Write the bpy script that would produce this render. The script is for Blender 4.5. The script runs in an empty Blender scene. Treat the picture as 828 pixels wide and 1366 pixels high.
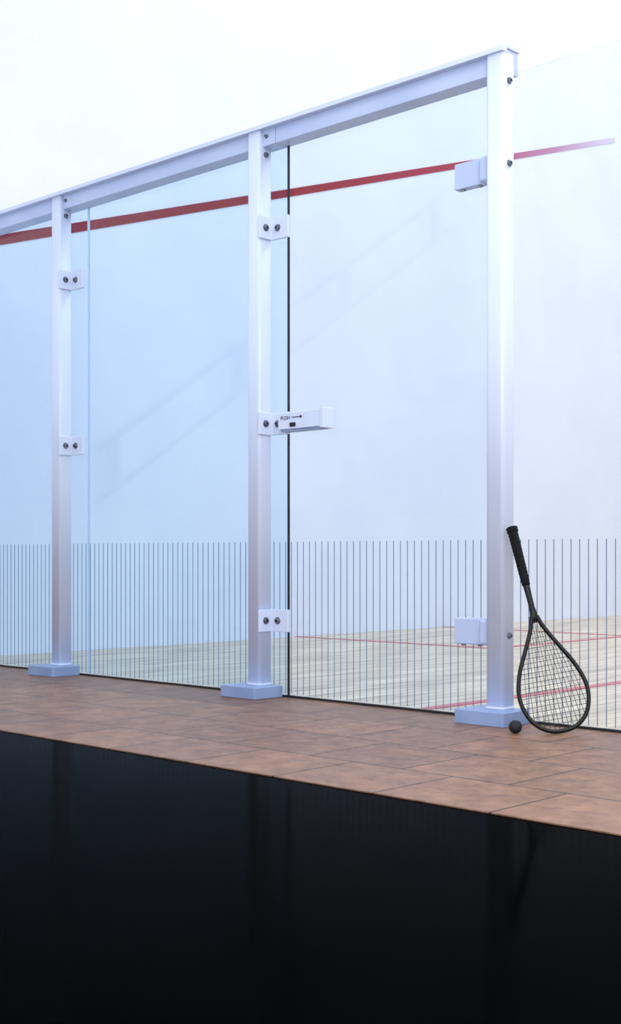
import bpy, bmesh, math
from mathutils import Vector, Matrix

scn = bpy.context.scene
scn.view_settings.view_transform = 'Standard'
scn.view_settings.look = 'None'

# ------------------------------------------------------------ helpers
def lin(c):
    return tuple(((v/255)/12.92 if v/255 <= .04045 else ((v/255+.055)/1.055)**2.4) for v in c) + (1,)

def mat(name, col=(200,200,200), rough=.5, metal=0, spec=.5, noise=None, bump=None):
    m = bpy.data.materials.new(name); m.use_nodes = True
    nt = m.node_tree; b = nt.nodes['Principled BSDF']
    b.inputs['Base Color'].default_value = lin(col)
    b.inputs['Roughness'].default_value = rough
    b.inputs['Metallic'].default_value = metal
    b.inputs['Specular IOR Level'].default_value = spec
    tc = nt.nodes.new('ShaderNodeTexCoord')
    if noise:
        scale, c2 = noise
        n = nt.nodes.new('ShaderNodeTexNoise'); n.inputs['Scale'].default_value = scale
        n.inputs['Detail'].default_value = 6
        nt.links.new(tc.outputs['Object'], n.inputs['Vector'])
        r = nt.nodes.new('ShaderNodeValToRGB')
        r.color_ramp.elements[0].position = .35; r.color_ramp.elements[1].position = .65
        r.color_ramp.elements[0].color = lin(col); r.color_ramp.elements[1].color = lin(c2)
        nt.links.new(n.outputs['Fac'], r.inputs['Fac'])
        nt.links.new(r.outputs['Color'], b.inputs['Base Color'])
    if bump:
        scale, st = bump
        n = nt.nodes.new('ShaderNodeTexNoise'); n.inputs['Scale'].default_value = scale
        nt.links.new(tc.outputs['Object'], n.inputs['Vector'])
        bp = nt.nodes.new('ShaderNodeBump'); bp.inputs['Strength'].default_value = st
        bp.inputs['Distance'].default_value = .01
        nt.links.new(n.outputs['Fac'], bp.inputs['Height'])
        nt.links.new(bp.outputs['Normal'], b.inputs['Normal'])
    return m

def add(name, bm, m, parent=None, smooth=False, bevel=0, seg=2):
    me = bpy.data.meshes.new(name)
    bmesh.ops.recalc_face_normals(bm, faces=bm.faces)
    bm.to_mesh(me); bm.free()
    ob = bpy.data.objects.new(name, me); scn.collection.objects.link(ob)
    if m: me.materials.append(m)
    if smooth:
        for p in me.polygons: p.use_smooth = True
    if bevel:
        md = ob.modifiers.new('bevel', 'BEVEL'); md.width = bevel; md.segments = seg
        md.limit_method = 'ANGLE'; md.harden_normals = False
    if parent: ob.parent = parent
    return ob

def bbox(bm, x0, x1, y0, y1, z0, z1):
    vs = [bm.verts.new((x, y, z)) for x in (x0, x1) for y in (y0, y1) for z in (z0, z1)]
    for f in ((0,1,3,2),(4,6,7,5),(0,4,5,1),(2,3,7,6),(0,2,6,4),(1,5,7,3)):
        bm.faces.new([vs[i] for i in f])

def box(name, x0, x1, y0, y1, z0, z1, m, parent=None, bevel=0, seg=2):
    bm = bmesh.new(); bbox(bm, x0, x1, y0, y1, z0, z1)
    return add(name, bm, m, parent, bevel=bevel, seg=seg)

def prism(name, pts, z0, z1, m, parent=None, bevel=0, seg=3, smooth=False):
    bm = bmesh.new()
    a = [bm.verts.new((x, y, z0)) for x, y in pts]
    b = [bm.verts.new((x, y, z1)) for x, y in pts]
    n = len(pts)
    bm.faces.new(a[::-1]); bm.faces.new(b)
    for i in range(n):
        f = bm.faces.new((a[i], a[(i+1) % n], b[(i+1) % n], b[i]))
        if smooth: f.smooth = True
    return add(name, bm, m, parent, bevel=bevel, seg=seg)

def xprism(name, pts, x0, x1, m, parent, bevel=0):
    bm = bmesh.new()
    a = [bm.verts.new((x0, y, z)) for y, z in pts]; b = [bm.verts.new((x1, y, z)) for y, z in pts]
    n = len(pts); bm.faces.new(a); bm.faces.new(b[::-1])
    for i in range(n): bm.faces.new((a[i], b[i], b[(i+1)%n], a[(i+1)%n]))
    return add(name, bm, m, parent, bevel=bevel)

def empty(name):
    e = bpy.data.objects.new(name, None); scn.collection.objects.link(e)
    e.empty_display_size = .1
    return e

# ------------------------------------------------------------ materials
def wall_material(name, c1, c2):
    m = bpy.data.materials.new(name); m.use_nodes = True
    nt = m.node_tree; b = nt.nodes['Principled BSDF']
    tc = nt.nodes.new('ShaderNodeTexCoord')
    n = nt.nodes.new('ShaderNodeTexNoise'); n.inputs['Scale'].default_value = 1.3
    n.inputs['Detail'].default_value = 9; n.inputs['Roughness'].default_value = .65
    nt.links.new(tc.outputs['Object'], n.inputs['Vector'])
    r = nt.nodes.new('ShaderNodeValToRGB')
    r.color_ramp.elements[0].position = .35; r.color_ramp.elements[1].position = .6
    r.color_ramp.elements[0].color = lin(c1); r.color_ramp.elements[1].color = lin(c2)
    nt.links.new(n.outputs['Fac'], r.inputs['Fac'])
    br = nt.nodes.new('ShaderNodeTexBrick')
    sx = nt.nodes.new('ShaderNodeSeparateXYZ'); nt.links.new(tc.outputs['Object'], sx.inputs[0])
    cx = nt.nodes.new('ShaderNodeCombineXYZ')
    nt.links.new(sx.outputs['Y'], cx.inputs['X']); nt.links.new(sx.outputs['Z'], cx.inputs['Y'])
    nt.links.new(cx.outputs[0], br.inputs['Vector'])
    br.inputs['Scale'].default_value = 1
    br.inputs['Brick Width'].default_value = 2.2; br.inputs['Row Height'].default_value = .85
    br.inputs['Mortar Size'].default_value = .004; br.inputs['Mortar Smooth'].default_value = 1
    br.inputs['Color1'].default_value = (1,1,1,1); br.inputs['Color2'].default_value = (.985,.99,1,1)
    br.inputs['Mortar'].default_value = (.95,.96,.98,1)
    mx = nt.nodes.new('ShaderNodeMix'); mx.data_type = 'RGBA'; mx.blend_type = 'MULTIPLY'
    mx.inputs['Factor'].default_value = 1
    nt.links.new(r.outputs['Color'], mx.inputs['A']); nt.links.new(br.outputs['Color'], mx.inputs['B'])
    nt.links.new(mx.outputs['Result'], b.inputs['Base Color'])
    b.inputs['Roughness'].default_value = .7
    n2 = nt.nodes.new('ShaderNodeTexNoise'); n2.inputs['Scale'].default_value = 40
    nt.links.new(tc.outputs['Object'], n2.inputs['Vector'])
    bp = nt.nodes.new('ShaderNodeBump'); bp.inputs['Strength'].default_value = .08; bp.inputs['Distance'].default_value = .01
    nt.links.new(n2.outputs['Fac'], bp.inputs['Height']); nt.links.new(bp.outputs['Normal'], b.inputs['Normal'])
    return m

M_wall = wall_material('court_plaster', (227,231,242), (233,236,245))
M_enamel = mat('white_enamel', (214,223,247), .28, noise=(3, (219,227,249)))
M_enamel2 = mat('rail_aluminium', (186,200,234), .35, noise=(5, (196,208,238)))
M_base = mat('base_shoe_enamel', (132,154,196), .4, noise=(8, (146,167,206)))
M_bolt = mat('bolt_steel', (150,152,162), .25, metal=.85, noise=(60, (110,112,122)))
M_bolt_in = mat('bolt_socket', (12,12,14), .5, noise=(60, (20,20,22)))
M_seal = mat('dark_edge_seal', (18,22,30), .4, noise=(20, (26,30,38)))
M_joint = mat('silicone_joint', (214,226,244), .4, noise=(20, (220,230,246)))
M_stripe = mat('stripe_ink', (92,116,152), .6, noise=(9, (102,126,160)))
M_black = mat('matte_black_frame', (7,7,8), .4, spec=.35, noise=(50, (11,11,13)))
M_grip = mat('grip_tape', (7,7,8), .75, spec=.25, noise=(90, (12,12,14)), bump=(250, .5))
M_string = mat('racket_string', (40,62,58), .5, noise=(50, (52,76,68)))
M_ball = mat('ball_rubber', (12,12,18), .65, noise=(60, (20,20,26)), bump=(300, .4))
M_print = mat('black_print', (12,12,16), .6, noise=(60, (20,20,24)))
M_steel = mat('painted_steel', (130,142,168), .4, noise=(20, (140,152,176)))
M_conc = mat('stair_concrete', (180,186,198), .8, noise=(6, (194,199,209)))

def glass_mat(name, tint, base=.03):
    m = bpy.data.materials.new(name); m.use_nodes = True
    nt = m.node_tree
    for n in list(nt.nodes): nt.nodes.remove(n)
    out = nt.nodes.new('ShaderNodeOutputMaterial')
    t = nt.nodes.new('ShaderNodeBsdfTransparent'); t.inputs[0].default_value = tint
    g = nt.nodes.new('ShaderNodeBsdfGlossy')
    lw = nt.nodes.new('ShaderNodeLayerWeight'); lw.inputs['Blend'].default_value = .5
    pw = nt.nodes.new('ShaderNodeMath'); pw.operation = 'POWER'; pw.inputs[1].default_value = 4.0
    ma = nt.nodes.new('ShaderNodeMath'); ma.operation = 'MULTIPLY_ADD'; ma.inputs[1].default_value = .9; ma.inputs[2].default_value = base
    nt.links.new(lw.outputs['Facing'], pw.inputs[0]); nt.links.new(pw.outputs[0], ma.inputs[0])
    tc = nt.nodes.new('ShaderNodeTexCoord'); nz = nt.nodes.new('ShaderNodeTexNoise')
    nz.inputs['Scale'].default_value = 2.5; nt.links.new(tc.outputs['Object'], nz.inputs['Vector'])
    mr = nt.nodes.new('ShaderNodeMapRange'); mr.inputs['To Min'].default_value = .005; mr.inputs['To Max'].default_value = .02
    nt.links.new(nz.outputs['Fac'], mr.inputs['Value']); nt.links.new(mr.outputs[0], g.inputs['Roughness'])
    mx = nt.nodes.new('ShaderNodeMixShader')
    nt.links.new(ma.outputs[0], mx.inputs[0]); nt.links.new(t.outputs[0], mx.inputs[1]); nt.links.new(g.outputs[0], mx.inputs[2])
    nt.links.new(mx.outputs[0], out.inputs[0])
    return m
M_glass = glass_mat('tempered_glass', (.905,.955,1,1))
M_glass_blue = glass_mat('tempered_glass_tinted', (.83,.925,1,1), .035)
M_glass_clear = glass_mat('tempered_glass_clear', (.965,.983,1,1), .01)

def tile_mat():
    m = bpy.data.materials.new('terracotta_tile'); m.use_nodes = True
    nt = m.node_tree; b = nt.nodes['Principled BSDF']; L = nt.links
    tc = nt.nodes.new('ShaderNodeTexCoord')
    br = nt.nodes.new('ShaderNodeTexBrick'); br.offset = .5
    L.new(tc.outputs['Object'], br.inputs['Vector'])
    br.inputs['Scale'].default_value = 1
    br.inputs['Brick Width'].default_value = .33; br.inputs['Row Height'].default_value = .33
    br.inputs['Mortar Size'].default_value = .0035; br.inputs['Mortar Smooth'].default_value = .2
    br.inputs['Color1'].default_value = lin((152,115,89)); br.inputs['Color2'].default_value = lin((128,96,74))
    br.inputs['Mortar'].default_value = lin((40,27,22))
    n = nt.nodes.new('ShaderNodeTexNoise'); n.inputs['Scale'].default_value = 11; n.inputs['Detail'].default_value = 10
    n.inputs['Roughness'].default_value = .8
    L.new(tc.outputs['Object'], n.inputs['Vector'])
    r = nt.nodes.new('ShaderNodeValToRGB')
    r.color_ramp.elements[0].position = .38; r.color_ramp.elements[0].color = (.54,.48,.44,1)
    r.color_ramp.elements[1].position = .62; r.color_ramp.elements[1].color = (1.16,1.10,1.02,1)
    L.new(n.outputs['Fac'], r.inputs['Fac'])
    mx = nt.nodes.new('ShaderNodeMix'); mx.data_type = 'RGBA'; mx.blend_type = 'MULTIPLY'; mx.inputs['Factor'].default_value = 1
    L.new(br.outputs['Color'], mx.inputs['A']); L.new(r.outputs['Color'], mx.inputs['B'])
    L.new(mx.outputs['Result'], b.inputs['Base Color'])
    b.inputs['Roughness'].default_value = .36; b.inputs['Specular IOR Level'].default_value = .28
    bp = nt.nodes.new('ShaderNodeBump'); bp.inputs['Strength'].default_value = .3; bp.inputs['Distance'].default_value = .004
    L.new(r.outputs['Color'], bp.inputs['Height']); L.new(bp.outputs['Normal'], b.inputs['Normal'])
    return m
M_tile = tile_mat()

def wood_mat():
    m = bpy.data.materials.new('court_timber'); m.use_nodes = True
    nt = m.node_tree; b = nt.nodes['Principled BSDF']; L = nt.links
    tc = nt.nodes.new('ShaderNodeTexCoord')
    mp = nt.nodes.new('ShaderNodeMapping'); mp.inputs['Rotation'].default_value = (0,0,math.radians(90))
    L.new(tc.outputs['Object'], mp.inputs['Vector'])
    br = nt.nodes.new('ShaderNodeTexBrick')
    L.new(mp.outputs[0], br.inputs['Vector'])
    br.inputs['Scale'].default_value = 1
    br.inputs['Brick Width'].default_value = 1.1; br.inputs['Row Height'].default_value = .07
    br.inputs['Mortar Size'].default_value = .002
    br.inputs['Color1'].default_value = lin((228,213,190)); br.inputs['Color2'].default_value = lin((208,194,174))
    br.inputs['Mortar'].default_value = lin((164,152,138))
    mp2 = nt.nodes.new('ShaderNodeMapping'); mp2.inputs['Scale'].default_value = (14,1.2,1)
    L.new(tc.outputs['Object'], mp2.inputs['Vector'])
    n = nt.nodes.new('ShaderNodeTexNoise'); n.inputs['Scale'].default_value = 1.6; n.inputs['Detail'].default_value = 8
    L.new(mp2.outputs[0], n.inputs['Vector'])
    r = nt.nodes.new('ShaderNodeValToRGB')
    r.color_ramp.elements[0].position = .38; r.color_ramp.elements[0].color = (.68,.67,.67,1)
    r.color_ramp.elements[1].position = .6; r.color_ramp.elements[1].color = (1,1,1,1)
    L.new(n.outputs['Fac'], r.inputs['Fac'])
    mx = nt.nodes.new('ShaderNodeMix'); mx.data_type = 'RGBA'; mx.blend_type = 'MULTIPLY'; mx.inputs['Factor'].default_value = 1
    L.new(br.outputs['Color'], mx.inputs['A']); L.new(r.outputs['Color'], mx.inputs['B'])
    L.new(mx.outputs['Result'], b.inputs['Base Color'])
    b.inputs['Roughness'].default_value = .5; b.inputs['Specular IOR Level'].default_value = .3
    return m
M_wood = wood_mat()

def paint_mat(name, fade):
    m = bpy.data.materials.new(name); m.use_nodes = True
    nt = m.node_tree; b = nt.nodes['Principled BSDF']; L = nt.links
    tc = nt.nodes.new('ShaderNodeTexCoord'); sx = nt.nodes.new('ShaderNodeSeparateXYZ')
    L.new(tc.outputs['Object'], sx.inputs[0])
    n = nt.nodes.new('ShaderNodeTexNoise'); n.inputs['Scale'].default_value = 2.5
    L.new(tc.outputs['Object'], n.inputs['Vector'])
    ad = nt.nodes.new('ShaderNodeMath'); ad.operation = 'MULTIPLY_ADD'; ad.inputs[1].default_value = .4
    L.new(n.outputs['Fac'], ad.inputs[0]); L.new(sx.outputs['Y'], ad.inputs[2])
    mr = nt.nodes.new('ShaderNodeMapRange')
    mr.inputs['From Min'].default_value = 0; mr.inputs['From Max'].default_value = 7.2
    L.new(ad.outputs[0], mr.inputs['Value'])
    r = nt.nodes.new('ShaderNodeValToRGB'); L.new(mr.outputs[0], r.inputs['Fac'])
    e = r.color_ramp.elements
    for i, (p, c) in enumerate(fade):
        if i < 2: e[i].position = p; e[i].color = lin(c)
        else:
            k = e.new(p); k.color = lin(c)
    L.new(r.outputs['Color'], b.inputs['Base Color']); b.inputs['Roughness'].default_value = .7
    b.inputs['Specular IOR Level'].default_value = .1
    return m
M_red = paint_mat('haze_fade_red_paint', [(0,(136,2,8)), (1,(222,222,238)), (.38,(146,10,18)), (.66,(172,54,68)), (.82,(190,136,170))])  # red blends to pale towards the front wall: haze painted into the colour
M_redfloor = mat('red_floor_paint', (190,90,98), .5, noise=(5, (198,114,120)))

m = bpy.data.materials.new('black_polished_stone'); m.use_nodes = True
nt = m.node_tree
for n in list(nt.nodes): nt.nodes.remove(n)
out = nt.nodes.new('ShaderNodeOutputMaterial')
df = nt.nodes.new('ShaderNodeBsdfDiffuse')
gl = nt.nodes.new('ShaderNodeBsdfGlossy'); gl.inputs['Roughness'].default_value = .1
gl.inputs['Color'].default_value = (.95,.97,1,1)
tc = nt.nodes.new('ShaderNodeTexCoord'); nz = nt.nodes.new('ShaderNodeTexNoise'); nz.inputs['Scale'].default_value = 3
nt.links.new(tc.outputs['Object'], nz.inputs['Vector'])
rr = nt.nodes.new('ShaderNodeValToRGB'); rr.color_ramp.elements[0].color = (.0002,.0002,.0003,1); rr.color_ramp.elements[1].color = (.001,.001,.0012,1)
nt.links.new(nz.outputs['Fac'], rr.inputs['Fac']); nt.links.new(rr.outputs['Color'], df.inputs['Color'])
fr = nt.nodes.new('ShaderNodeFresnel'); fr.inputs['IOR'].default_value = 1.0145
ms = nt.nodes.new('ShaderNodeMixShader')
nt.links.new(fr.outputs[0], ms.inputs[0]); nt.links.new(df.outputs[0], ms.inputs[1]); nt.links.new(gl.outputs[0], ms.inputs[2])
nt.links.new(ms.outputs[0], out.inputs[0])
M_stone = m

# ------------------------------------------------------------ room shell
W, D, H = 6.4, 9.75, 7.0
box('wall_left', -.15, 0, -4.6, D, 0, H, M_wall)
box('wall_front', 0, W, D, D+.15, 0, H, M_wall)
box('wall_right', W, W+.15, 0.1, D, 0, H, M_wall)
box('court_floor', 0, W, .03, D, -.05, 0, M_wood)
box('floor', 0, 9, -1.292, .03, -.05, 0, M_tile)
box('polished_stone_floor', 0, 9, -4.6, -1.292, -.05, -.003, M_stone)

# corridor stair flight and handrail against the left wall (mirrored faintly in the glass)
st = empty('stair_flight')
bm = bmesh.new()
for i in range(11):
    bbox(bm, .005, 1.05, -4.58, -1.55-.262*i, .172*i-(.003 if i == 0 else 0), .172*(i+1))
add('steps', bm, M_conc, st)
hr = empty('stair_handrail')
def rod(name, p, q, r, m, parent):
    bm = bmesh.new(); p = Vector(p); q = Vector(q); t = (q-p).normalized()
    s = t.cross(Vector((1,0,0))).normalized(); u = s.cross(t)
    A = [bm.verts.new(p+(s*math.cos(k*math.pi/6)+u*math.sin(k*math.pi/6))*r) for k in range(12)]
    B = [bm.verts.new(q+(s*math.cos(k*math.pi/6)+u*math.sin(k*math.pi/6))*r) for k in range(12)]
    bm.faces.new(A); bm.faces.new(B[::-1])
    for k in range(12): bm.faces.new((A[k],B[k],B[(k+1)%12],A[(k+1)%12])).smooth = True
    return add(name, bm, m, parent)
rod('rail_upper', (.09,-.95,1.15), (.09,-4.3,3.345), .022, M_steel, hr)
rod('rail_lower', (.09,-.95,.85), (.09,-4.3,3.045), .016, M_steel, hr)
for y in (-1.1, -2.1, -3.1, -4.1):
    zz = 1.15+(-.95-y)*.655
    box('bracket', .0, .09, y-.010, y+.010, zz-.32, zz-.01, M_steel, hr)

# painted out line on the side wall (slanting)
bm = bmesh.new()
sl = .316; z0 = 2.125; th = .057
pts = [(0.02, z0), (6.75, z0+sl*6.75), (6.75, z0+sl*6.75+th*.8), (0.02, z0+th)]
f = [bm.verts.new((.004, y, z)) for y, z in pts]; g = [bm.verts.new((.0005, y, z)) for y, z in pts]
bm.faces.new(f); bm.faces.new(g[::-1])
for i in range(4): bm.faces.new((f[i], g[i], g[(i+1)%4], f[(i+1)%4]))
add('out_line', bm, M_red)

# floor markings
bm = bmesh.new()
w = .025
bbox(bm, 0.01, W, 4.26-w, 4.26+w, 0, .003)
bbox(bm, 3.2-w, 3.2+w, .06, 4.26-w, 0, .003)
bbox(bm, 0.01, 1.6+w, 2.66-w, 2.66+w, 0, .003)
bbox(bm, 1.6-w, 1.6+w, 2.66+w, 4.26-w, 0, .003)
bbox(bm, W-1.6-w, W, 2.66-w, 2.66+w, 0, .003)
bbox(bm, W-1.6-w, W-1.6+w, 2.66+w, 4.26-w, 0, .003)
add('court_floor_marking', bm, M_redfloor)

# ------------------------------------------------------------ glass wall
GT = 2.14
P1, P2, P3 = 1.146, 2.456, 3.595
J1, J2, J3 = 1.29, 2.567, 3.60

def stripes(name, x0, x1, parent):
    bm = bmesh.new(); sp = .032; i0 = math.ceil((x0+.004)/sp)
    x = i0*sp
    while x < x1-.004:
        bbox(bm, x-.0012, x+.0012, -.0085, -.0068, .014, .60)
        x += sp
    return add(name, bm, M_stripe, parent)

def panel(name, x0, x1, gm, seal=False):
    e = empty(name)
    box('pane', x0+.003, x1-.003, -.006, .006, .012, GT, gm, e)
    box('bottom_channel', x0+.003, x1-.003, -.008, .008, 0, .008, M_seal, e)
    stripes('stripe_film', x0, x1, e)
    return e
e = panel('glass_panel', 0.004, J1, M_glass_blue)
box('silicone_edge', J1-.0015, J1+.0015, -.006, .006, .012, GT, M_joint, e)
panel('glass_panel', J1, J2, M_glass_blue)
dr = panel('door_1', J2+.004, J3, M_glass)
dr.name = 'door_1'
box('edge_seal', J2+.002, J2+.007, -.007, .002, .0, GT-.012, M_seal, dr)
panel('glass_panel', J3+.006, W, M_glass_clear)

# top rail
rail = empty('top_rail')
prism_pts = [(-.062, 2.128), (.012, 2.128), (.012, 2.205), (-.062, 2.205)]
RE = P3+.030
xprism('beam_a', prism_pts, 0.004, J2-.01, M_enamel2, rail, .003)
xprism('beam_b', prism_pts, J2-.007, RE, M_enamel2, rail, .003)
xprism('cap_lip', [(-.088, 2.190), (-.088,2.206), (-.06, 2.220), (.014, 2.220), (.014, 2.205), (-.06, 2.205), (-.06,2.190)], 0.004, RE+.006, M_enamel, rail)

def bolt(p, r, parent, name='bolt', face='y'):
    def P(a, b, h):
        return (p[0]+a, p[1]-h, p[2]+b) if face == 'y' else (p[0]+h, p[1]+a, p[2]+b)
    def cyl(bm, r, h0, h1, n=20, r2=None):
        r2 = r2 or r
        A = [bm.verts.new(P(r*math.cos(t*2*math.pi/n), r*math.sin(t*2*math.pi/n), h0)) for t in range(n)]
        B = [bm.verts.new(P(r2*math.cos(t*2*math.pi/n), r2*math.sin(t*2*math.pi/n), h1)) for t in range(n)]
        bm.faces.new(A); bm.faces.new(B[::-1])
        for i in range(n): bm.faces.new((A[i], B[i], B[(i+1)%n], A[(i+1)%n]))
    bm = bmesh.new(); cyl(bm, r, 0, .003, r2=r*.92); cyl(bm, r*.7, .002, .009, r2=r*.6)
    add(name, bm, M_bolt, parent)
    bm = bmesh.new(); cyl(bm, r*.36, .008, .0098, n=6)
    add(name+'_socket', bm, M_bolt_in, parent)

YC = -.047; HW = .035
def rrect(cx, cy, hw, hd, rad, n=8):
    pts = []
    for qx, qy, a0 in ((1,1,0),(-1,1,90),(-1,-1,180),(1,-1,270)):
        for i in range(n+1):
            a = math.radians(a0 + 90*i/n)
            pts.append((cx+qx*(hw-rad)+rad*math.cos(a), cy+qy*(hd-rad)+rad*math.sin(a)))
    return pts

def post(X, clamps, bolts=()):
    e = empty('support_post')
    prism('column', rrect(X, YC, HW, .0345, .013), .045, 2.19, M_enamel, e, smooth=True)
    prism('base_shoe', rrect(X-.005, -.086, .098, .076, .006, 3), 0, .045, M_base, e, bevel=.003)
    prism('base_collar', rrect(X, YC-.002, .039, .037, .015), .045, .052, M_enamel, e, smooth=True)
    sx = X+HW
    for z in (2.10,)+tuple(bolts): bolt((sx, YC, z), .012, e, face='x')
    for z in clamps:
        pts = [(sx+.0005, -.090), (sx+.010, -.090), (sx+.010, -.024), (sx+.095, -.024), (sx+.095, -.0095), (sx+.0005, -.0095)]
        prism('clamp', pts, z-.043, z+.043, M_enamel, e, bevel=.002)
        bolt((sx+.010, -.057, z), .0145, e, 'clamp_bolt', 'x')
        bolt((sx+.042, -.024, z), .0145, e, 'clamp_bolt', 'y')
    return e

post(P1, [1.806, 1.048])
post(P2, [1.815, 1.057, .295])
p3 = post(P3, [], (1.83, .285))
for X in (P1, P2): bolt((X+.055, -.062, 2.165), .009, rail)

# hinges on the door
for z in (1.828, .293):
    h = empty('door_hinge')
    prism('hinge_leaf', [(P3-.190,-.046),(P3-.06,-.046),(P3-.06,-.058),(P3-.0355,-.058),(P3-.0355,-.012),(P3-.190,-.012)],
          z-.044, z+.044, M_enamel2, h, bevel=.004)
    box('hinge_barrel', P3-.075, P3-.036, -.062, -.03, z-.040, z+.040, M_enamel2, h, bevel=.006)
    for dx in (-.16, -.09):
        box('hinge_grub', P3+dx-.006, P3+dx+.006, -.040, -.028, z-.049, z-.043, M_bolt, h)

# door latch
la = empty('door_latch')
LZ = 1.055
prism('lever', [(P2+.131,-.076),(P2+.36,-.076),(P2+.36,-.030),(P2+.131,-.030)], LZ-.030, LZ+.034, M_enamel, la, bevel=.003)
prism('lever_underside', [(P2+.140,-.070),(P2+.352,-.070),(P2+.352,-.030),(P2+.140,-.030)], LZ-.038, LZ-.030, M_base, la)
box('lever_end', P2+.352, P2+.372, -.080, -.024, LZ-.036, LZ+.040, M_enamel, la, bevel=.003)
box('lever_back', P2+.19, P2+.34, -.031, -.0065, LZ-.03, LZ+.025, M_enamel2, la, bevel=.003)
box('keyhole', P2+.195, P2+.225, -.080, -.075, LZ-.022, LZ-.006, M_print, la, bevel=.003)
box('arrow_shaft', P2+.205, P2+.250, -.0775, -.0755, LZ+.012, LZ+.015, M_print, la)
bm = bmesh.new()
vs = [bm.verts.new(v) for v in ((P2+.262,-.0768,LZ+.0135),(P2+.248,-.0768,LZ+.020),(P2+.248,-.0768,LZ+.007))]
bm.faces.new(vs); add('arrow_head', bm, M_print, la)
cu = bpy.data.curves.new('label', 'FONT'); cu.body = 'PUSH'; cu.size = .021; cu.extrude = .0004
t = bpy.data.objects.new('label', cu); scn.collection.objects.link(t); cu.materials.append(M_print)
t.location = (P2+.145, -.0765, LZ+.006); t.rotation_euler = (math.radians(90), 0, 0); t.parent = la

# ------------------------------------------------------------ racket
def tube(bm, pts, radii, n=12, closed=False, flat=None):
    rings = []
    N = len(pts)
    for i, p in enumerate(pts):
        a = pts[(i-1) % N] if closed or i > 0 else p
        b = pts[(i+1) % N] if closed or i < N-1 else p
        t = (b-a).normalized()
        ref = Vector((0,0,1)) if flat is None else flat
        s = t.cross(ref)
        if s.length < 1e-4: s = t.cross(Vector((1,0,0)))
        s.normalize(); u = s.cross(t).normalized()
        r = radii[i] if isinstance(radii, list) else radii
        ru, rs = (r if isinstance(r, tuple) else (r, r))
        rings.append([bm.verts.new(p + s*rs*math.cos(k*2*math.pi/n) + u*ru*math.sin(k*2*math.pi/n)) for k in range(n)])
    M = N if closed else N-1
    for i in range(M):
        A, B = rings[i], rings[(i+1) % N]
        for k in range(n):
            f = bm.faces.new((A[k], A[(k+1)%n], B[(k+1)%n], B[k])); f.smooth = True
    if not closed:
        bm.faces.new(rings[0][::-1]); bm.faces.new(rings[-1])

prof = [(0,0),(.0035,.03),(.016,.058),(.042,.085),(.08,.102),(.12,.1075),(.16,.102),(.21,.084),(.26,.058),(.31,.032),(.345,.0165),(.372,.009)]
def catmull(P, k=6):
    out = []
    for i in range(len(P)-1):
        p0 = P[i-1] if i > 0 else (P[1][0], -P[1][1]); p1, p2 = P[i], P[i+1]
        p3 = P[i+2] if i+2 < len(P) else P[i+1]
        for j in range(k):
            t = j/k
            out.append(tuple(.5*((2*p1[c])+(-p0[c]+p2[c])*t+(2*p0[c]-5*p1[c]+4*p2[c]-p3[c])*t*t+(-p0[c]+3*p1[c]-3*p2[c]+p3[c])*t**3) for c in (0,1)))
    out.append(P[-1]); return out
half = catmull(prof)
rp = [Vector((w_, y+.007, 0)) for y, w_ in half]
lp = [Vector((-w_, y+.007, 0)) for y, w_ in half[1:]][::-1]
loop = lp + rp
bot = Vector((3.903, -.148, 0.003)); topp = Vector((3.656, -.072, .643))
u = (topp-bot).normalized(); rt = Vector((.722, .692, 0))
wv = (rt - rt.dot(u)*u).normalized(); nv = wv.cross(u)
MW = Matrix((wv, u, nv)).transposed().to_4x4(); MW.translation = bot
rk = empty('squash_racket'); rk.matrix_world = MW
def rchild(name, bm, m):
    return add(name, bm, m, rk)
bm = bmesh.new()
tube(bm, loop, (.0085, .0068), n=12, flat=Vector((0,0,1)))
rchild('head_frame', bm, M_black)
bm = bmesh.new()
ys = [.36, .385, .41, .44, .47, .50]; rs = [(.009,.016),(.009,.0125),(.009,.0095),(.0095,.0095),(.010,.0105),(.0115,.0125)]
tube(bm, [Vector((0,y,0)) for y in ys], rs, n=16)
rchild('shaft', bm, M_black)
bm = bmesh.new()
gy = []; gr = []
N = 60
for i in range(N+1):
    y = .485 + (.683-.485)*i/N
    base = .0142 + .0028*(i/N)
    if i < 4: base *= .9 + .025*i
    if i > N-5: base += .0022
    base += .0005*math.sin(i*1.6)
    gy.append(Vector((0,y,0))); gr.append((base*1.05, base*.98))
gy.append(Vector((0,.686,0))); gr.append((.013,.012))
tube(bm, gy, gr, n=16)
rchild('grip', bm, M_grip)
bm = bmesh.new()
def halfw(y):
    for (y0, w0), (y1, w1) in zip(half, half[1:]):
        if y0 <= y <= y1 and y1 > y0: return w0+(w1-w0)*(y-y0)/(y1-y0)
    return 0
sr = .0009
y = .024
while y < .32:
    h = halfw(y)
    if h > .012: tube(bm, [Vector((-h, y+.007, .0008)), Vector((h, y+.007, .0008))], sr, n=5)
    y += .0155
nm = 14
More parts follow.
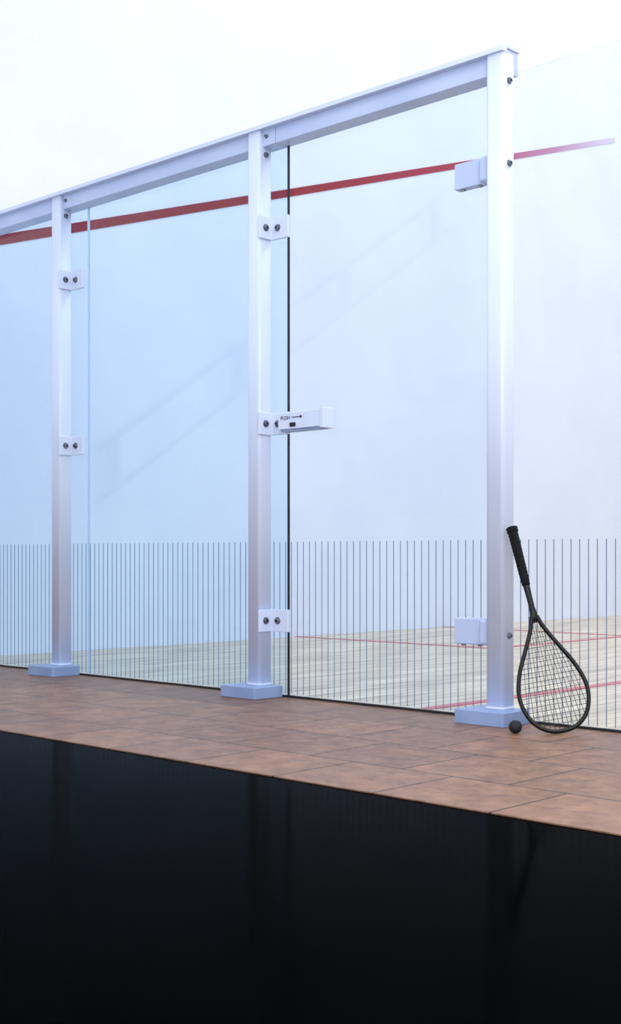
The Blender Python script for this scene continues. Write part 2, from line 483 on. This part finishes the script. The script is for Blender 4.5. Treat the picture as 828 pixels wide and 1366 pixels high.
for i in range(nm):
    x = -.0945 + i*.189/(nm-1)
    pts = []
    for k in range(81):
        yy = .37*k/80
        xx = x*(1 - .55*max(0, (yy-.08))/.29)
        if abs(xx) < halfw(yy): pts.append(Vector((xx, yy+.007, -.0008)))
    if len(pts) > 2: tube(bm, [pts[0], pts[len(pts)//2], pts[-1]], sr, n=5, flat=Vector((0,0,1)))
rchild('strings', bm, M_string)

# ball
bm = bmesh.new(); bmesh.ops.create_uvsphere(bm, u_segments=40, v_segments=24, radius=.0205)
ball = add('squash_ball', bm, M_ball, smooth=True); ball.location = (3.789, -.240, .0205)
for v in ball.data.vertices:
    if abs(v.co.x) < .0016: v.co *= .975

# ------------------------------------------------------------ lights
wd = bpy.data.worlds.new('World'); scn.world = wd; wd.use_nodes = True
bg = wd.node_tree.nodes['Background']
bg.inputs['Color'].default_value = (.83,.905,1,1); bg.inputs['Strength'].default_value = 1.18
def area(name, loc, rot, sx, sy, power, col):
    l = bpy.data.lights.new(name, 'AREA'); l.shape = 'RECTANGLE'; l.size = sx; l.size_y = sy
    l.energy = power; l.color = col
    o = bpy.data.objects.new(name, l); scn.collection.objects.link(o)
    o.location = loc; o.rotation_euler = rot; return o
area('court_ceiling_light', (3.6, 4.0, 9.0), (0, 0, 0), 6, 9, 400, (1,.985,.97))
area('corridor_ceiling_light', (6.0, -1.9, 3.6), (math.radians(25), 0, 0), 1.6, 1.2, 65, (1,.95,.94))
area('corridor_fill_light', (7.0, -4.4, 1.7), (math.radians(88), 0, math.radians(40)), 2.5, 2.8, 100, (.88,.93,1))  # added soft fill behind the camera to brighten the posts; no window here

# ------------------------------------------------------------ camera
cd = bpy.data.cameras.new('Camera'); cam = bpy.data.objects.new('Camera', cd); scn.collection.objects.link(cam)
cd.sensor_fit = 'VERTICAL'; cd.sensor_height = 36; cd.lens = 36*1728/1366; cd.shift_y = 57/1366
cam.location = (6.093, -3.553, .55); cam.rotation_euler = (math.radians(90), 0, math.radians(43.8))
cd.clip_start = .05
scn.camera = cam
